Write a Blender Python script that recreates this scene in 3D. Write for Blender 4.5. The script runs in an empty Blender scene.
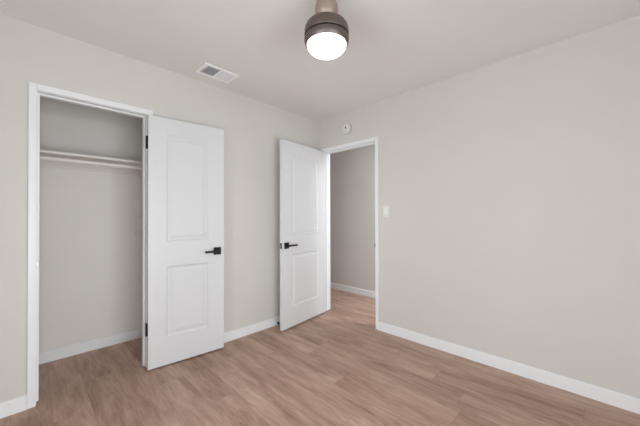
import bpy, bmesh, math
from mathutils import Vector, Matrix

scene = bpy.context.scene
C = scene.collection
PI = math.pi
R = math.radians

# ------------------------------------------------------------------ camera
cam_data = bpy.data.cameras.new('camera')
cam_data.sensor_width = 36.0
cam_data.lens = 285.84 / 640 * 36.0
cam_data.shift_y = 1.63 / 640
cam_data.clip_start = 0.02
cam = bpy.data.objects.new('camera', cam_data)
C.objects.link(cam)
cam.location = (2.5884, -2.6197, 1.2078)
cam.rotation_euler = (Matrix.Rotation(R(44.3755), 3, 'Z') @ Matrix.Rotation(R(90.3887), 3, 'X')
                      @ Matrix.Rotation(R(-0.1318), 3, 'Z')).to_euler()
scene.camera = cam

# ------------------------------------------------------------------ world, daylight, exposure
scene.view_settings.view_transform = 'Standard'
scene.view_settings.look = 'None'
scene.view_settings.gamma = 1.0
scene.view_settings.use_curve_mapping = False
scene.view_settings.exposure = 0.0
world = bpy.data.worlds.new('world')
scene.world = world
world.use_nodes = True
bg = world.node_tree.nodes['Background']
sky = world.node_tree.nodes.new('ShaderNodeTexSky')
sky.sky_type = 'HOSEK_WILKIE'
sky.turbidity = 4.0
sky.sun_direction = Vector((-0.4, 0.5, 0.75)).normalized()
world.node_tree.links.new(sky.outputs[0], bg.inputs[0])
bg.inputs[1].default_value = 0.6
scene.cycles.max_bounces = 16
scene.cycles.diffuse_bounces = 12
scene.cycles.use_denoising = True


def area(name, loc, rot, sx, sy, watts, col):
    d = bpy.data.lights.new(name, 'AREA')
    d.shape = 'RECTANGLE'
    d.size = sx
    d.size_y = sy
    d.energy = watts
    d.color = col
    o = bpy.data.objects.new(name, d)
    o.location = loc
    o.rotation_euler = rot
    C.objects.link(o)
    return o


RX, RY = 3.10, -3.10          # far extents of the bedroom
H = 2.44
# daylight entering through the two windows behind the camera
area('daylight_side', (RX + 0.16, -2.15, 1.02), (0, R(90), 0), 1.80, 1.60, 76, (0.935, 0.967, 0.985))
area('daylight_rear', (2.10, RY - 0.16, 1.02), (R(90), 0, 0), 1.60, 1.80, 71, (0.935, 0.967, 0.985))
# added fill light to brighten the hallway, out of sight round the corner
area('hall_fill', (1.75, 0.55, 2.40), (0, 0, 0), 0.35, 0.35, 36, (0.89, 0.945, 1.0))


# ------------------------------------------------------------------ materials
def new_mat(name):
    m = bpy.data.materials.new(name)
    m.use_nodes = True
    nt = m.node_tree
    return m, nt, nt.nodes['Principled BSDF']


def srgb(r, g, b):
    f = lambda c: (c / 255 / 12.92) if c / 255 <= 0.04045 else ((c / 255 + 0.055) / 1.055) ** 2.4
    return (f(r), f(g), f(b), 1)


def paint(name, col, rough=0.6, scale=160, bump=0.05, var=0.03, metallic=0.0, spec=0.5):
    m, nt, b = new_mat(name)
    tc = nt.nodes.new('ShaderNodeTexCoord')
    n = nt.nodes.new('ShaderNodeTexNoise')
    n.inputs['Scale'].default_value = scale
    n.inputs['Detail'].default_value = 3
    nt.links.new(tc.outputs['Object'], n.inputs['Vector'])
    n2 = nt.nodes.new('ShaderNodeTexNoise')
    n2.inputs['Scale'].default_value = 2.2
    n2.inputs['Detail'].default_value = 2
    nt.links.new(tc.outputs['Object'], n2.inputs['Vector'])
    mix = nt.nodes.new('ShaderNodeMix')
    mix.data_type = 'RGBA'
    mix.inputs['A'].default_value = tuple(c * (1 - var) for c in col[:3]) + (1,)
    mix.inputs['B'].default_value = tuple(min(1, c * (1 + var)) for c in col[:3]) + (1,)
    nt.links.new(n2.outputs['Fac'], mix.inputs['Factor'])
    nt.links.new(mix.outputs['Result'], b.inputs['Base Color'])
    bp = nt.nodes.new('ShaderNodeBump')
    bp.inputs['Strength'].default_value = bump
    bp.inputs['Distance'].default_value = 0.002
    nt.links.new(n.outputs['Fac'], bp.inputs['Height'])
    nt.links.new(bp.outputs['Normal'], b.inputs['Normal'])
    b.inputs['Roughness'].default_value = rough
    b.inputs['Metallic'].default_value = metallic
    b.inputs['Specular IOR Level'].default_value = spec
    return m


def plank_floor():
    m, nt, b = new_mat('vinyl_planks')
    N, L = nt.nodes, nt.links

    def math_(op, a, bb=None, c=None):
        n = N.new('ShaderNodeMath')
        n.operation = op
        for i, v in enumerate((a, bb, c)):
            if v is None:
                continue
            if isinstance(v, (int, float)):
                n.inputs[i].default_value = v
            else:
                L.new(v, n.inputs[i])
        return n.outputs[0]

    PW, PL = 0.18, 1.22
    tc = N.new('ShaderNodeTexCoord')
    sep = N.new('ShaderNodeSeparateXYZ')
    L.new(tc.outputs['Object'], sep.inputs[0])
    x, y = sep.outputs[0], sep.outputs[1]
    yr = math_('DIVIDE', math_('ADD', y, 10.07), PW)
    row = math_('FLOOR', yr)
    wn = N.new('ShaderNodeTexWhiteNoise')
    wn.noise_dimensions = '1D'
    L.new(row, wn.inputs['W'])
    xr = math_('DIVIDE', math_('ADD', math_('ADD', x, 10.0), math_('MULTIPLY', wn.outputs['Value'], PL)), PL)
    colm = math_('FLOOR', xr)
    cmb = N.new('ShaderNodeCombineXYZ')
    L.new(row, cmb.inputs[0])
    L.new(colm, cmb.inputs[1])
    pn = N.new('ShaderNodeTexWhiteNoise')
    pn.noise_dimensions = '2D'
    L.new(cmb.outputs[0], pn.inputs['Vector'])
    pid = pn.outputs['Value']
    # grain space: stretched along x, shifted per plank
    g = N.new('ShaderNodeCombineXYZ')
    L.new(math_('ADD', math_('MULTIPLY', x, 1.3), math_('MULTIPLY', pid, 37.0)), g.inputs[0])
    L.new(math_('ADD', math_('MULTIPLY', y, 7.0), math_('MULTIPLY', pid, 11.0)), g.inputs[1])
    L.new(math_('MULTIPLY', pid, 5.0), g.inputs[2])

    def noise(scale, detail, rough, dist=0.0):
        n = N.new('ShaderNodeTexNoise')
        n.inputs['Scale'].default_value = scale
        n.inputs['Detail'].default_value = detail
        n.inputs['Roughness'].default_value = rough
        n.inputs['Distortion'].default_value = dist
        L.new(g.outputs[0], n.inputs['Vector'])
        return n.outputs['Fac']

    broad = noise(1.1, 3, 0.5, 0.6)
    mid = noise(3.2, 5, 0.6, 0.9)
    # fine fibres
    g2 = N.new('ShaderNodeCombineXYZ')
    L.new(math_('ADD', math_('MULTIPLY', x, 6.0), math_('MULTIPLY', pid, 91.0)), g2.inputs[0])
    L.new(math_('MULTIPLY', y, 140.0), g2.inputs[1])
    nf = N.new('ShaderNodeTexNoise')
    nf.inputs['Scale'].default_value = 1.0
    nf.inputs['Detail'].default_value = 3
    L.new(g2.outputs[0], nf.inputs['Vector'])
    fine = nf.outputs['Fac']
    t = math_('ADD', math_('MULTIPLY', math_('SUBTRACT', broad, 0.5), 1.15),
              math_('MULTIPLY', math_('SUBTRACT', mid, 0.5), 0.7))
    # medium grain lines a centimetre or two apart
    g3 = N.new('ShaderNodeCombineXYZ')
    L.new(math_('ADD', math_('MULTIPLY', x, 2.4), math_('MULTIPLY', pid, 53.0)), g3.inputs[0])
    L.new(math_('ADD', math_('MULTIPLY', y, 42.0), math_('MULTIPLY', broad, 9.0)), g3.inputs[1])
    nm = N.new('ShaderNodeTexNoise')
    nm.inputs['Scale'].default_value = 1.0
    nm.inputs['Detail'].default_value = 4
    nm.inputs['Roughness'].default_value = 0.6
    L.new(g3.outputs[0], nm.inputs['Vector'])
    t = math_('ADD', t, math_('MULTIPLY', math_('SUBTRACT', nm.outputs['Fac'], 0.5), 0.75))
    t = math_('ADD', t, math_('MULTIPLY', math_('SUBTRACT', fine, 0.5), 0.30))
    t = math_('ADD', t, math_('MULTIPLY', math_('SUBTRACT', pid, 0.5), 0.08))
    t = math_('ADD', t, 0.5)
    ramp = N.new('ShaderNodeValToRGB')
    e = ramp.color_ramp.elements
    e[0].position, e[0].color = 0.08, srgb(*FLOOR_D)
    e[1].position, e[1].color = 0.92, srgb(*FLOOR_L)
    em = e.new(0.5)
    em.color = srgb(*FLOOR_M)
    L.new(t, ramp.inputs[0])
    # seams
    fy = math_('FRACT', yr)
    fx = math_('FRACT', xr)
    dy = math_('MULTIPLY', math_('MINIMUM', fy, math_('SUBTRACT', 1.0, fy)), PW)
    dx = math_('MULTIPLY', math_('MINIMUM', fx, math_('SUBTRACT', 1.0, fx)), PL)
    d = math_('MINIMUM', dx, dy)
    mr = N.new('ShaderNodeMapRange')
    mr.inputs['From Min'].default_value = 0.0004
    mr.inputs['From Max'].default_value = 0.0018
    L.new(d, mr.inputs['Value'])
    seam = N.new('ShaderNodeMix')
    seam.data_type = 'RGBA'
    seam.inputs['A'].default_value = srgb(150, 122, 106)
    L.new(ramp.outputs[0], seam.inputs['B'])
    L.new(mr.outputs['Result'], seam.inputs['Factor'])
    L.new(seam.outputs['Result'], b.inputs['Base Color'])
    bp = N.new('ShaderNodeBump')
    bp.inputs['Strength'].default_value = 0.12
    bp.inputs['Distance'].default_value = 0.001
    L.new(math_('ADD', mr.outputs['Result'], math_('MULTIPLY', fine, 0.3)), bp.inputs['Height'])
    L.new(bp.outputs['Normal'], b.inputs['Normal'])
    b.inputs['Roughness'].default_value = 0.48
    b.inputs['Specular IOR Level'].default_value = 0.35
    return m


FLOOR_D, FLOOR_M, FLOOR_L = (136, 108, 92), (176, 147, 130), (201, 174, 157)
M_WALL = paint('greige_wall_paint', srgb(207, 204, 200), 0.7)
M_CLOSET = paint('brightened_wall_paint', srgb(225, 222, 218), 0.7)  # wall paint lightened to make up for the weak light in the closet
M_CEIL = paint('ceiling_paint', srgb(228, 227, 225), 0.8, scale=90)
M_WHITE = paint('white_trim_paint', srgb(230, 232, 235), 0.4, bump=0.01, var=0.01)
M_DOOR = paint('white_door_paint', srgb(212, 214, 217), 0.42, bump=0.015, var=0.01)
M_SHELF = paint('shelf_paint', srgb(224, 220, 216), 0.5, bump=0.02)
M_BLACK = paint('matt_black_metal', srgb(24, 24, 27), 0.42, bump=0.01, metallic=0.3)
M_STEEL = paint('satin_nickel', srgb(190, 190, 192), 0.35, bump=0.01, metallic=0.8)
M_BRONZE = paint('brushed_bronze', srgb(100, 90, 84), 0.42, scale=300, bump=0.02, metallic=0.55)
M_BRONZE_L = paint('lit_bronze', srgb(158, 141, 131), 0.45, scale=300, bump=0.02, metallic=0.4)  # bronze lightened for the light falling on the rounded canopy
M_BRONZE_D = paint('dark_bronze_slot', srgb(40, 36, 34), 0.5, bump=0.01, metallic=0.4)
M_PLASTIC = paint('white_plastic', srgb(222, 220, 218), 0.45, bump=0.005, var=0.005)
M_PLATE = paint('shade_ring_plastic', srgb(186, 182, 178), 0.5, bump=0.005, var=0.005)
M_VENT = paint('white_vent_enamel', srgb(248, 248, 249), 0.4, bump=0.005, var=0.005)
M_DUCT = paint('grey_duct_metal', srgb(182, 184, 187), 0.6, metallic=0.3)
M_DARK = paint('black_recess', srgb(30, 29, 28), 0.8)
M_RUBBER = paint('black_rubber', srgb(28, 28, 28), 0.7)
M_GRASS = paint('lawn', srgb(104, 118, 78), 0.9, scale=20, var=0.3)
M_FLOOR = plank_floor()

M_GLOW, nt, b = new_mat('glowing_diffuser')
b.inputs['Base Color'].default_value = (0.95, 0.95, 0.95, 1)
b.inputs['Roughness'].default_value = 0.4
b.inputs['Emission Color'].default_value = (1.0, 0.97, 0.94, 1)
b.inputs['Emission Strength'].default_value = 3.0

M_GLASS, nt, b = new_mat('window_glass')
nt.nodes.remove(b)
tr = nt.nodes.new('ShaderNodeBsdfTransparent')
gl = nt.nodes.new('ShaderNodeBsdfGlossy')
gl.inputs['Roughness'].default_value = 0.02
fr = nt.nodes.new('ShaderNodeFresnel')
mx = nt.nodes.new('ShaderNodeMixShader')
nt.links.new(fr.outputs[0], mx.inputs[0])
nt.links.new(tr.outputs[0], mx.inputs[1])
nt.links.new(gl.outputs[0], mx.inputs[2])
nt.links.new(mx.outputs[0], nt.nodes['Material Output'].inputs[0])


# ------------------------------------------------------------------ mesh helpers
def box(bm, x0, x1, y0, y1, z0, z1, bevel=0.0, seg=2):
    vs = [bm.verts.new(p) for p in ((x0, y0, z0), (x1, y0, z0), (x1, y1, z0), (x0, y1, z0),
                                    (x0, y0, z1), (x1, y0, z1), (x1, y1, z1), (x0, y1, z1))]
    fs = [bm.faces.new([vs[i] for i in q]) for q in
          ((0, 3, 2, 1), (4, 5, 6, 7), (0, 1, 5, 4), (1, 2, 6, 5), (2, 3, 7, 6), (3, 0, 4, 7))]
    if bevel:
        es = {e for f in fs for e in f.edges}
        bmesh.ops.bevel(bm, geom=list(es), offset=bevel, segments=seg, affect='EDGES', profile=0.5)
    return vs


def lathe(bm, prof, seg=64, mat=None):
    """profile of (radius, z) revolved about z; closes on the axis where radius is 0"""
    mat = mat or Matrix.Identity(4)
    rings = []
    for r, z in prof:
        if r < 1e-6:
            rings.append([bm.verts.new(mat @ Vector((0, 0, z)))])
        else:
            rings.append([bm.verts.new(mat @ Vector((r * math.cos(2 * PI * i / seg), r * math.sin(2 * PI * i / seg), z)))
                          for i in range(seg)])
    for a, c in zip(rings, rings[1:]):
        for i in range(seg):
            j = (i + 1) % seg
            if len(a) == 1 and len(c) == 1:
                continue
            if len(a) == 1:
                bm.faces.new((a[0], c[j], c[i]))
            elif len(c) == 1:
                bm.faces.new((a[i], a[j], c[0]))
            else:
                bm.faces.new((a[i], a[j], c[j], c[i]))


def rod(bm, p, q, r, seg=24):
    p, q = Vector(p), Vector(q)
    d = q - p
    m = Matrix.Translation(p) @ d.to_track_quat('Z', 'Y').to_matrix().to_4x4()
    lathe(bm, [(0, 0), (r, 0), (r, d.length), (0, d.length)], seg, m)


def obj(name, bm, m, parent=None, smooth=False):
    bmesh.ops.recalc_face_normals(bm, faces=bm.faces[:])
    me = bpy.data.meshes.new(name)
    bm.to_mesh(me)
    bm.free()
    me.materials.append(m)
    if smooth:
        for p in me.polygons:
            p.use_smooth = True
        me.set_sharp_from_angle(angle=R(32))
    o = bpy.data.objects.new(name, me)
    C.objects.link(o)
    if parent:
        o.parent = parent
    return o


def boxes(name, m, lst, parent=None, bevel=0.0):
    bm = bmesh.new()
    for q in lst:
        box(bm, *q, bevel=bevel)
    return obj(name, bm, m, parent)


def tag(o, label=None, cat=None, kind=None, group=None):
    if label:
        o['label'] = label
    if cat:
        o['category'] = cat
    if kind:
        o['kind'] = kind
    if group:
        o['group'] = group
    return o


def thing(name, label, cat, loc=(0, 0, 0), rot=(0, 0, 0), kind=None, group=None):
    o = bpy.data.objects.new(name, None)
    o.empty_display_size = 0.05
    C.objects.link(o)
    o.location = loc
    o.rotation_euler = rot
    return tag(o, label, cat, kind, group)


def struct(name, m, lst, label, cat, bevel=0.0):
    return tag(boxes(name, m, lst, None, bevel), label, cat, 'structure')


# ------------------------------------------------------------------ the room shell
WT = 0.115                       # wall thickness
# closet opening in the left wall, entry opening in the right wall (clear sizes)
CY0, CY1, CZ = -2.578, -1.958, 2.024
EX0, EX1, EZ = 0.089, 0.862, 2.021
JT = 0.019                       # jamb board thickness
CB = -0.717                      # closet back wall plane
CS0, CS1 = -2.95, -1.812          # closet side wall planes
HY = 0.985                       # hallway far wall plane
HX0, HX1 = -1.30, 2.30           # hallway ends

struct('floor', M_FLOOR, [(HX0 - 0.1, RX + WT, RY - WT, HY + 0.1, -0.06, 0)],
       'light brown wood plank floor running through room, closet and hallway', 'floor')
struct('ceiling', M_CEIL, [(HX0 - 0.1, RX + WT, RY - WT, HY + 0.1, H, H + 0.06)],
       'flat pale grey ceiling overhead', 'ceiling')
struct('wall_left', M_WALL, [(-WT, 0, RY, CY0 - JT, 0, H), (-WT, 0, CY1 + JT, 0, 0, H),
                             (-WT, 0, CY0 - JT, CY1 + JT, CZ + JT, H)],
       'greige wall on the left with the closet opening', 'wall')
struct('wall_right', M_WALL, [(HX0, EX0 - JT, 0, WT, 0, H), (EX1 + JT, RX + WT, 0, WT, 0, H),
                              (EX0 - JT, EX1 + JT, 0, WT, EZ + JT, H)],
       'long blank greige wall on the right with the hallway doorway', 'wall')
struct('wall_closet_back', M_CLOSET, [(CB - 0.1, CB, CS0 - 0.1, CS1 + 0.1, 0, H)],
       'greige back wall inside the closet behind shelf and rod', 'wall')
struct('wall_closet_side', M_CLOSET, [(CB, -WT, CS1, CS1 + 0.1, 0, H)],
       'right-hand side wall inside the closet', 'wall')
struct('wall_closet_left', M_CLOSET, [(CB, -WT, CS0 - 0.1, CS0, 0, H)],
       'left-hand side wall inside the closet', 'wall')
struct('wall_hallway', M_WALL, [(HX0, HX1, HY, HY + 0.1, 0, H)],
       'shaded greige hallway wall seen through the doorway', 'wall')
struct('wall_hallway_end', M_WALL, [(HX0 - 0.1, HX0, 0, HY + 0.1, 0, H)],
       'end wall of the hallway hidden behind the open door', 'wall')
struct('wall_hallway_turn', M_WALL, [(HX1, HX1 + 0.1, WT, HY + 0.1, 0, H)],
       'hallway wall round the corner to the right of the doorway', 'wall')
WX0, WX1, WZ0, WZ1 = 1.30, 2.90, 0.12, 1.92       # rear window
WY0, WY1 = -2.95, -1.35                            # side window
struct('wall_rear', M_WALL, [(-WT, WX0, RY - WT, RY, 0, H), (WX1, RX + WT, RY - WT, RY, 0, H),
                             (WX0, WX1, RY - WT, RY, 0, WZ0), (WX0, WX1, RY - WT, RY, WZ1, H)],
       'greige wall with a window behind the viewpoint', 'wall')
struct('wall_side', M_WALL, [(RX, RX + WT, RY, WY0, 0, H), (RX, RX + WT, WY1, 0, 0, H),
                             (RX, RX + WT, WY0, WY1, 0, WZ0), (RX, RX + WT, WY0, WY1, WZ1, H)],
       'greige window wall facing the closet', 'wall')


def window(name, along_x, a0, a1, plane, sgn, label):
    t = thing(name, label, 'window', kind='structure')

    def q(a, b, d0, d1, z0, z1):
        lo, hi = sorted((plane + sgn * d0, plane + sgn * d1))
        return (a, b, lo, hi, z0, z1) if along_x else (lo, hi, a, b, z0, z1)
    w = 0.05
    boxes('window_frame', M_WHITE, [q(a0, a0 + w, 0.02, 0.09, WZ0, WZ1), q(a1 - w, a1, 0.02, 0.09, WZ0, WZ1),
                                    q(a0 + w, a1 - w, 0.02, 0.09, WZ0, WZ0 + w), q(a0 + w, a1 - w, 0.02, 0.09, WZ1 - w, WZ1)], t)
    mid = (a0 + a1) / 2
    boxes('meeting_rail', M_WHITE, [q(mid - 0.02, mid + 0.02, 0.03, 0.08, WZ0 + w, WZ1 - w)], t)
    for a, b_ in ((a0 + w, mid - 0.02), (mid + 0.02, a1 - w)):
        boxes('pane', M_GLASS, [q(a, b_, 0.053, 0.057, WZ0 + w, WZ1 - w)], t)
    return t


window('window_1', True, WX0, WX1, RY, -1, 'white framed sliding window in the rear wall')
window('window_2', False, WY0, WY1, RX, 1, 'white framed sliding window in the wall facing the closet')
struct('ground', M_GRASS, [(-12, 14, -14, 12, -0.5, -0.3)], 'lawn outside the windows', 'ground')

# baseboards ---------------------------------------------------------------
BH, BT = 0.090, 0.012
CW, CT, RV = 0.039, 0.015, 0.003          # casing width, thickness, reveal


def baseboard(name, runs, label):
    bm = bmesh.new()
    for (ax, a0, a1, plane, sgn) in runs:
        prof = [(0, 0), (BT, 0), (BT, BH - 0.006), (BT - 0.004, BH), (0, BH)]
        rings = []
        for a in (a0, a1):
            rings.append([bm.verts.new((a, plane + sgn * d, z) if ax == 'x' else (plane + sgn * d, a, z)) for d, z in prof])
        n = len(prof)
        for i in range(n):
            j = (i + 1) % n
            bm.faces.new((rings[0][i], rings[0][j], rings[1][j], rings[1][i]))
        bm.faces.new(rings[0])
        bm.faces.new(rings[1][::-1])
    return tag(obj(name, bm, M_WHITE), label, 'baseboard', 'structure')


baseboard('baseboard_left', [('y', RY, CY0 - RV - CW, 0, 1), ('y', CY1 + RV + CW, 0, 0, 1)],
          'white baseboard along the foot of the left wall beside the closet')
baseboard('baseboard_right', [('x', BT, EX0 - RV - CW, 0, -1), ('x', EX1 + RV + CW, RX, 0, -1)],
          'long white baseboard along the foot of the right wall')
baseboard('baseboard_closet', [('y', CS0, CS1, CB, 1), ('x', CB + BT, -WT, CS1, -1), ('x', CB + BT, -WT, CS0, 1)],
          'white baseboard inside the closet')
baseboard('baseboard_hallway', [('x', HX0, HX1, HY, -1)],
          'white baseboard in the hallway seen through the doorway')
baseboard('baseboard_rear', [('x', BT, RX, RY, 1)], 'white baseboard under the rear window')
baseboard('baseboard_side', [('y', RY + BT, -BT, RX, -1)], 'white baseboard under the window facing the closet')


# door frames -----------------------------------------------------------------
def frame(name, a0, a1, z, to_world, label, stop_d):
    """a = along the wall, d = depth (positive into the room)"""
    t = thing(name, label, 'door frame', kind='structure')

    def q(a, b_, d0, d1, z0, z1):
        p, r = to_world(a, d0), to_world(b_, d1)
        return (min(p[0], r[0]), max(p[0], r[0]), min(p[1], r[1]), max(p[1], r[1]), z0, z1)
    G = 0.008
    for s, e in ((-1, a0), (1, a1)):
        lo, hi = sorted((e, e + s * JT))
        boxes('jamb', M_WHITE, [q(lo, hi, -WT - 0.001, 0.001, G, z)], t)
        lo, hi = sorted((e, e - s * 0.011))
        boxes('stop_strip', M_WHITE, [q(lo, hi, stop_d - 0.035, stop_d, G, z - 0.011)], t, 0.001)
        lo, hi = sorted((e + s * RV, e + s * (RV + CW)))
        boxes('casing', M_WHITE, [q(lo, hi, 0.0005, CT, 0.002, z + RV + CW)], t, 0.003)
        boxes('casing', M_WHITE, [q(lo, hi, -WT - CT, -WT - 0.0005, 0.002, z + RV + CW)], t, 0.003)
    boxes('jamb', M_WHITE, [q(a0 - JT, a1 + JT, -WT - 0.001, 0.001, z, z + JT)], t)
    boxes('stop_strip', M_WHITE, [q(a0, a1, stop_d - 0.035, stop_d, z - 0.011, z)], t, 0.001)
    boxes('casing', M_WHITE, [q(a0 - RV, a1 + RV, 0.0005, CT, z + RV, z + RV + CW)], t, 0.003)
    boxes('casing', M_WHITE, [q(a0 - RV, a1 + RV, -WT - CT, -WT - 0.0005, z + RV, z + RV + CW)], t, 0.003)
    return t


f1 = frame('trim_1', CY0, CY1, CZ, lambda a, d: (d, a), 'white door frame around the open closet', -0.040)
f2 = frame('trim_2', EX0, EX1, EZ, lambda a, d: (a, -d), 'white door frame around the hallway doorway', -0.040)
# strike plates on the latch-side jambs
tag(boxes('strike_plate', M_STEEL, [(-0.036, 0.004, CY0, CY0 + 0.0025, 0.872, 0.932),
                                    (0.001, 0.004, CY0 - 0.002, CY0 + 0.006, 0.885, 0.920)], f1, 0.0008), 'pale metal strike plate')
tag(boxes('strike_plate', M_BLACK, [(EX1 - 0.0025, EX1, -0.004, 0.036, 0.868, 0.932),
                                    (EX1 - 0.008, EX1 + 0.001, -0.010, -0.001, 0.876, 0.924)], f2, 0.0008), 'black strike plate')


# doors ---------------------------------------------------------------------
def door_slab(w, h, t, stile_l, stile_r, zs):
    """slab in local x 0..w, y 0..t, z 0..h with two moulded panels on both faces"""
    bm = bmesh.new()
    xs = [0, stile_l, w - stile_r, w]
    zz = [0] + list(zs) + [h]
    panels = []
    grid = {}
    for side, y in ((0, 0.0), (1, t)):
        for i, x in enumerate(xs):
            for k, z in enumerate(zz):
                grid[side, i, k] = bm.verts.new((x, y, z))
        for i in range(3):
            for k in range(len(zz) - 1):
                c = [grid[side, i, k], grid[side, i + 1, k], grid[side, i + 1, k + 1], grid[side, i, k + 1]]
                f = bm.faces.new(c if side == 0 else c[::-1])
                if i == 1 and k in (1, 3):
                    panels.append(f)
    nz = len(zz) - 1
    for k in range(nz):
        bm.faces.new((grid[0, 0, k], grid[0, 0, k + 1], grid[1, 0, k + 1], grid[1, 0, k]))
        bm.faces.new((grid[0, 3, k + 1], grid[0, 3, k], grid[1, 3, k], grid[1, 3, k + 1]))
    for i in range(3):
        bm.faces.new((grid[0, i + 1, 0], grid[0, i, 0], grid[1, i, 0], grid[1, i + 1, 0]))
        bm.faces.new((grid[0, i, nz], grid[0, i + 1, nz], grid[1, i + 1, nz], grid[1, i, nz]))
    bm.normal_update()
    for th, dp in ((0.003, -0.002), (0.011, -0.008), (0.010, 0.0), (0.024, 0.007), (0.004, 0.0)):
        bmesh.ops.inset_individual(bm, faces=panels, thickness=th, depth=dp, use_even_offset=True)
        bm.normal_update()
    return bm


def handle(parent, x, z, y, out, toward):
    """square rosette with a straight lever; out = -1/+1 along local y"""
    h = boxes('door_handle', M_BLACK, [(x - 0.033, x + 0.033, *sorted((y, y + out * 0.009)), z - 0.033, z + 0.033)], parent, 0.0015)
    bm = bmesh.new()
    rod(bm, (x, y + out * 0.008, z), (x, y + out * 0.050, z), 0.010)
    obj('spindle', bm, M_BLACK, h, True)
    lo, hi = sorted((x - toward * 0.011, x + toward * 0.120))
    boxes('lever', M_BLACK, [(lo, hi, *sorted((y + out * 0.042, y + out * 0.054)), z - 0.009, z + 0.009)], h, 0.002)
    return h


def door(name, label, hinge, ang, w, z0, z1, stiles, panels, hinges, hinge_mat, flip):
    """local +x from hinge edge to free edge; local y=0 is the face turned to the viewer's side, t behind it"""
    t = thing(name, label, 'door', (hinge[0], hinge[1], z0), (0, 0, ang), 'structure')
    th = 0.035
    s = -1 if flip else 1
    bm = door_slab(w, z1 - z0, th, stiles[0], stiles[1], [p - z0 for p in panels])
    if flip:
        bmesh.ops.scale(bm, vec=(1, -1, 1), verts=bm.verts[:])
    slab = obj('door_leaf', bm, M_DOOR, t)
    hx = w - 0.062
    hz = 0.900 - z0
    handle(t, hx, hz, 0.0, -s, -1)
    handle(t, hx, hz, s * th, s, -1)
    # latch face plate and bolt in the free edge
    ya, yb = sorted((s * 0.005, s * 0.030))
    lp = tag(boxes('latch_plate', M_BLACK, [(w - 0.0005, w + 0.0015, ya, yb, hz - 0.029, hz + 0.029)], t, 0.0005), 'black latch plate')
    ya, yb = sorted((s * 0.011, s * 0.024))
    boxes('latch_bolt', M_STEEL, [(w + 0.001, w + 0.011, ya, yb, hz - 0.009, hz + 0.009)], lp, 0.002)
    for zc in hinges:
        zc -= z0
        bm = bmesh.new()
        y = s * HINGE_Y
        rod(bm, (-0.006, y, zc - 0.046), (-0.006, y, zc + 0.046), 0.0085, 16)
        lathe(bm, [(0, 0.046), (0.0075, 0.046), (0.0075, 0.050), (0, 0.053)], 16, Matrix.Translation((-0.006, y, zc)))
        lathe(bm, [(0, -0.053), (0.0075, -0.050), (0.0075, -0.046), (0, -0.046)], 16, Matrix.Translation((-0.006, y, zc)))
        hg = tag(obj('hinge', bm, hinge_mat, t, True), 'black barrel hinge' if hinge_mat is M_BLACK else 'satin metal hinge')
        ya, yb = sorted((s * 0.004, y))
        boxes('hinge_leaf', hinge_mat, [(-0.0018, 0.0, ya, yb, zc - 0.045, zc + 0.045)], hg)
    return t


# local y must point away from the viewer (towards the left wall)
HINGE_Y = 0.022
a1 = R(90 - 5.2)
door('door_1', 'white two-panel closet door swung open flat against the left wall', (0.066, -1.962), a1, 0.604, 0.013, 2.010,
     (0.128, 0.140), (0.236, 0.806, 1.008, 1.879), (1.797, 0.323), M_BLACK, False)
HINGE_Y = 0.030
a2 = R(-90 + 7.0)
door('door_2', 'white two-panel bedroom door standing open in front of the far corner', (0.124, -0.008), a2, 0.758, 0.017, 2.019,
     (0.142, 0.147), (0.232, 0.802, 1.010, 1.876), (1.790, 0.330), M_STEEL, True)

# ------------------------------------------------------------------ closet fittings
sh = thing('closet_shelf', 'long pale painted shelf board across the top of the closet', 'shelf', (CB, (CS0 + CS1) / 2, 1.698))
hw = (CS1 - CS0) / 2
boxes('shelf_board', M_SHELF, [(0.001, 0.305, -hw + 0.001, hw - 0.001, 0, 0.019)], sh, 0.0015)
boxes('cleat', M_SHELF, [(0.001, 0.019, -hw + 0.001, hw - 0.001, -0.072, -0.0005)], sh, 0.001)
for s in (-1, 1):
    boxes('cleat', M_SHELF, [(0.020, 0.300, *sorted((s * (hw - 0.001), s * (hw - 0.019))), -0.072, -0.0005)], sh, 0.001)
bm = bmesh.new()
RXc, RZc = -0.405, 1.655
rod(bm, (RXc, CS0 + 0.021, RZc), (RXc, CS1 - 0.021, RZc), 0.0165, 32)
cr = tag(obj('closet_rod', bm, M_SHELF, None, True), 'round pale hanging rod just under the closet shelf', 'rod')
for y0, y1 in ((CS0 + 0.0195, CS0 + 0.032), (CS1 - 0.0195, CS1 - 0.032)):
    bm = bmesh.new()
    rod(bm, (RXc, y0, RZc), (RXc, y1, RZc), 0.027, 32)
    obj('rod_socket', bm, M_SHELF, cr, True)
for z, lab in ((1.206, 'small pale hook on the closet side wall, the upper of two'),
               (1.043, 'small pale hook on the closet side wall, the lower of two')):
    hk = thing('wall_hook', lab, 'hook', (-0.688, CS1, z), group='closet wall hooks')
    boxes('hook_plate', M_SHELF, [(-0.010, 0.010, -0.004, 0.0, -0.022, 0.022)], hk, 0.001)
    bm = bmesh.new()
    rod(bm, (0, -0.003, 0.004), (0, -0.058, 0.006), 0.005, 12)
    rod(bm, (0, -0.058, 0.002), (0, -0.063, 0.022), 0.005, 12)
    obj('hook_arm', bm, M_SHELF, hk, True)

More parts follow.
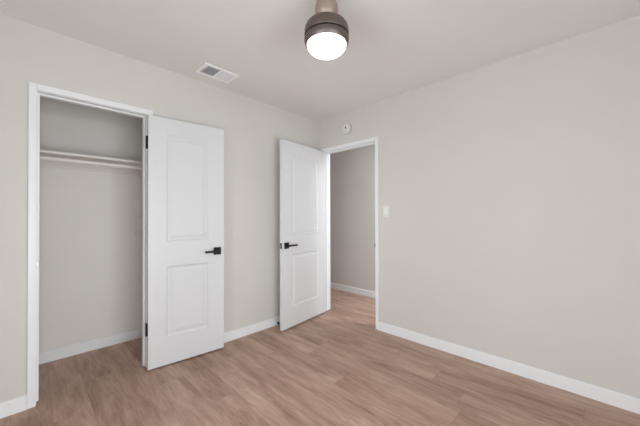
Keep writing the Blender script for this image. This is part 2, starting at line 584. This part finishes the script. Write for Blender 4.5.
# ------------------------------------------------------------------ ceiling light
LX, LY = 1.525, -1.478
cl = thing('ceiling_light', 'bronze drum ceiling light with glowing white dome', 'ceiling light', (LX, LY, H))
Z = lambda z: z - H
bm = bmesh.new()
lathe(bm, [(0, 0), (0.066, 0), (0.066, -0.016), (0.058, -0.026), (0.053, -0.045), (0.055, -0.062), (0.061, -0.080), (0.064, -0.098),
           (0.063, -0.116), (0.058, -0.134), (0.048, -0.150), (0.036, -0.158), (0.030, -0.160), (0.030, -0.180), (0, -0.180)])
obj('canopy', bm, M_BRONZE_L, cl, True)
bm = bmesh.new()
lathe(bm, [(0, Z(2.272)), (0.066, Z(2.270)), (0.092, Z(2.264)), (0.108, Z(2.254)), (0.118, Z(2.238)), (0.122, Z(2.215)),
           (0.122, Z(2.1955)), (0.120, Z(2.1930)), (0, Z(2.1930))])
obj('motor_housing', bm, M_BRONZE, cl, True)
bm = bmesh.new()
lathe(bm, [(0, Z(2.1930)), (0.114, Z(2.1930)), (0.114, Z(2.183)), (0, Z(2.183))])
tag(obj('slot_ring', bm, M_BRONZE_D, cl, True), 'dark narrow groove')
bm = bmesh.new()
lathe(bm, [(0, Z(2.183)), (0.120, Z(2.183)), (0.122, Z(2.181)), (0.122, Z(2.168)), (0.119, Z(2.154)), (0.113, Z(2.146)),
           (0.108, Z(2.146)), (0.108, Z(2.160)), (0, Z(2.160))])
obj('trim_ring', bm, M_BRONZE, cl, True)
bm = bmesh.new()
lathe(bm, [(0.1075, Z(2.158))] + [(0.1075 * math.cos(u), Z(2.148) - 0.058 * math.sin(u))
          for u in [PI / 2 * i / 20 for i in range(20)]] + [(0, Z(2.148) - 0.058)], 96)
tag(obj('diffuser', bm, M_GLOW, cl, True), 'glowing white domed diffuser')

# ------------------------------------------------------------------ ceiling vent
VX0, VX1, VY0, VY1 = 0.150, 0.348, -1.636, -1.338
vt = thing('ceiling_vent', 'white rectangular air vent in the ceiling above the closet door', 'vent', ((VX0 + VX1) / 2, (VY0 + VY1) / 2, H))
hx, hy = (VX1 - VX0) / 2, (VY1 - VY0) / 2
bw = 0.024
boxes('vent_frame', M_VENT, [(-hx, -hx + bw, -hy, hy, -0.007, -0.0005), (hx - bw, hx, -hy, hy, -0.007, -0.0005),
                                (-hx + bw, hx - bw, -hy, -hy + bw + 0.012, -0.007, -0.0005), (-hx + bw, hx - bw, hy - bw, hy, -0.007, -0.0005),
                                (-hx + bw, hx - bw, -0.004, 0.004, -0.007, -0.0005)], vt, 0.001)
tag(boxes('duct_opening', M_DUCT, [(-hx + bw, hx - bw, -hy + bw, hy - bw, -0.0012, -0.0004)], vt), 'grey duct opening behind the louvers')
for a, b_, sg in ((-hy + bw + 0.012, -0.004, 1), (0.004, hy - bw, -1)):
    n = 10
    for i in range(n):
        yc = a + (i + 0.5) * (b_ - a) / n
        bm = bmesh.new()
        vs = box(bm, -hx + bw, hx - bw, -0.0004, 0.0004, -0.0045, 0.0045)
        bmesh.ops.rotate(bm, verts=vs, cent=(0, 0, 0), matrix=Matrix.Rotation(R(-38) * sg, 3, 'X'))
        bmesh.ops.translate(bm, verts=vs, vec=(0, yc, -0.0055))
        obj('louver', bm, M_VENT, vt)
for i in range(3):
    bm = bmesh.new()
    rod(bm, (-0.045 + i * 0.026, -hy + bw + 0.004, -0.0072), (-0.045 + i * 0.026, -hy + bw + 0.004, -0.0090), 0.004, 12)
    tag(obj('screw', bm, M_DARK, vt, True), 'dark screw head')

# ------------------------------------------------------------------ smoke detector
sd = thing('smoke_detector', 'round white smoke detector high on the wall above the doorway', 'smoke detector', (0.482, 0, 2.236), (R(90), 0, 0))
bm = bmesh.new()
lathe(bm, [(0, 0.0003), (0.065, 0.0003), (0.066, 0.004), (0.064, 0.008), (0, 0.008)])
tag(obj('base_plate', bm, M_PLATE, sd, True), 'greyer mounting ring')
bm = bmesh.new()
lathe(bm, [(0, 0.008), (0.050, 0.008), (0.050, 0.012), (0.057, 0.0125), (0.057, 0.020), (0.053, 0.027), (0.047, 0.030), (0.036, 0.031), (0.034, 0.029), (0.030, 0.029),
           (0.028, 0.032), (0, 0.034)])
obj('detector_body', bm, M_PLASTIC, sd, True)
bm = bmesh.new()
lathe(bm, [(0, 0.0), (0.010, 0.0), (0.010, 0.005), (0.007, 0.007), (0, 0.007)], 24, Matrix.Translation((-0.006, 0.009, 0.028)) @ Matrix.Diagonal((0.9, 1.5, 1, 1)))
tag(obj('sensor_hole', bm, M_DARK, sd, True), 'dark sensor opening')

# ------------------------------------------------------------------ light switch
sw = thing('light_switch', 'white rocker light switch plate right of the doorway', 'light switch', (0.995, 0, 1.262))
boxes('wall_plate', M_PLASTIC, [(-0.036, 0.036, -0.006, -0.0003, -0.058, 0.058)], sw, 0.002)
bm = bmesh.new()
box(bm, -0.0165, 0.0165, -0.010, -0.005, -0.033, 0.033, 0.0015)
bmesh.ops.rotate(bm, verts=bm.verts[:], cent=(0, -0.006, 0), matrix=Matrix.Rotation(R(3), 3, 'X'))
obj('rocker', bm, M_WHITE, sw)

# ------------------------------------------------------------------ door stop on the baseboard behind the open bedroom door
ds = thing('door_stopper', 'small black door stop at the baseboard behind the open bedroom door', 'door stop', (BT, -0.660, 0.018), (0, R(90), 0))
bm = bmesh.new()
lathe(bm, [(0, 0.0003), (0.014, 0.0003), (0.014, 0.004), (0.008, 0.008), (0.006, 0.012), (0.006, 0.068), (0, 0.068)], 24)
obj('stem', bm, M_BLACK, ds, True)
bm = bmesh.new()
lathe(bm, [(0, 0.066), (0.011, 0.066), (0.012, 0.070), (0.012, 0.082), (0.009, 0.086), (0, 0.086)], 24)
obj('rubber_tip', bm, M_RUBBER, ds, True)
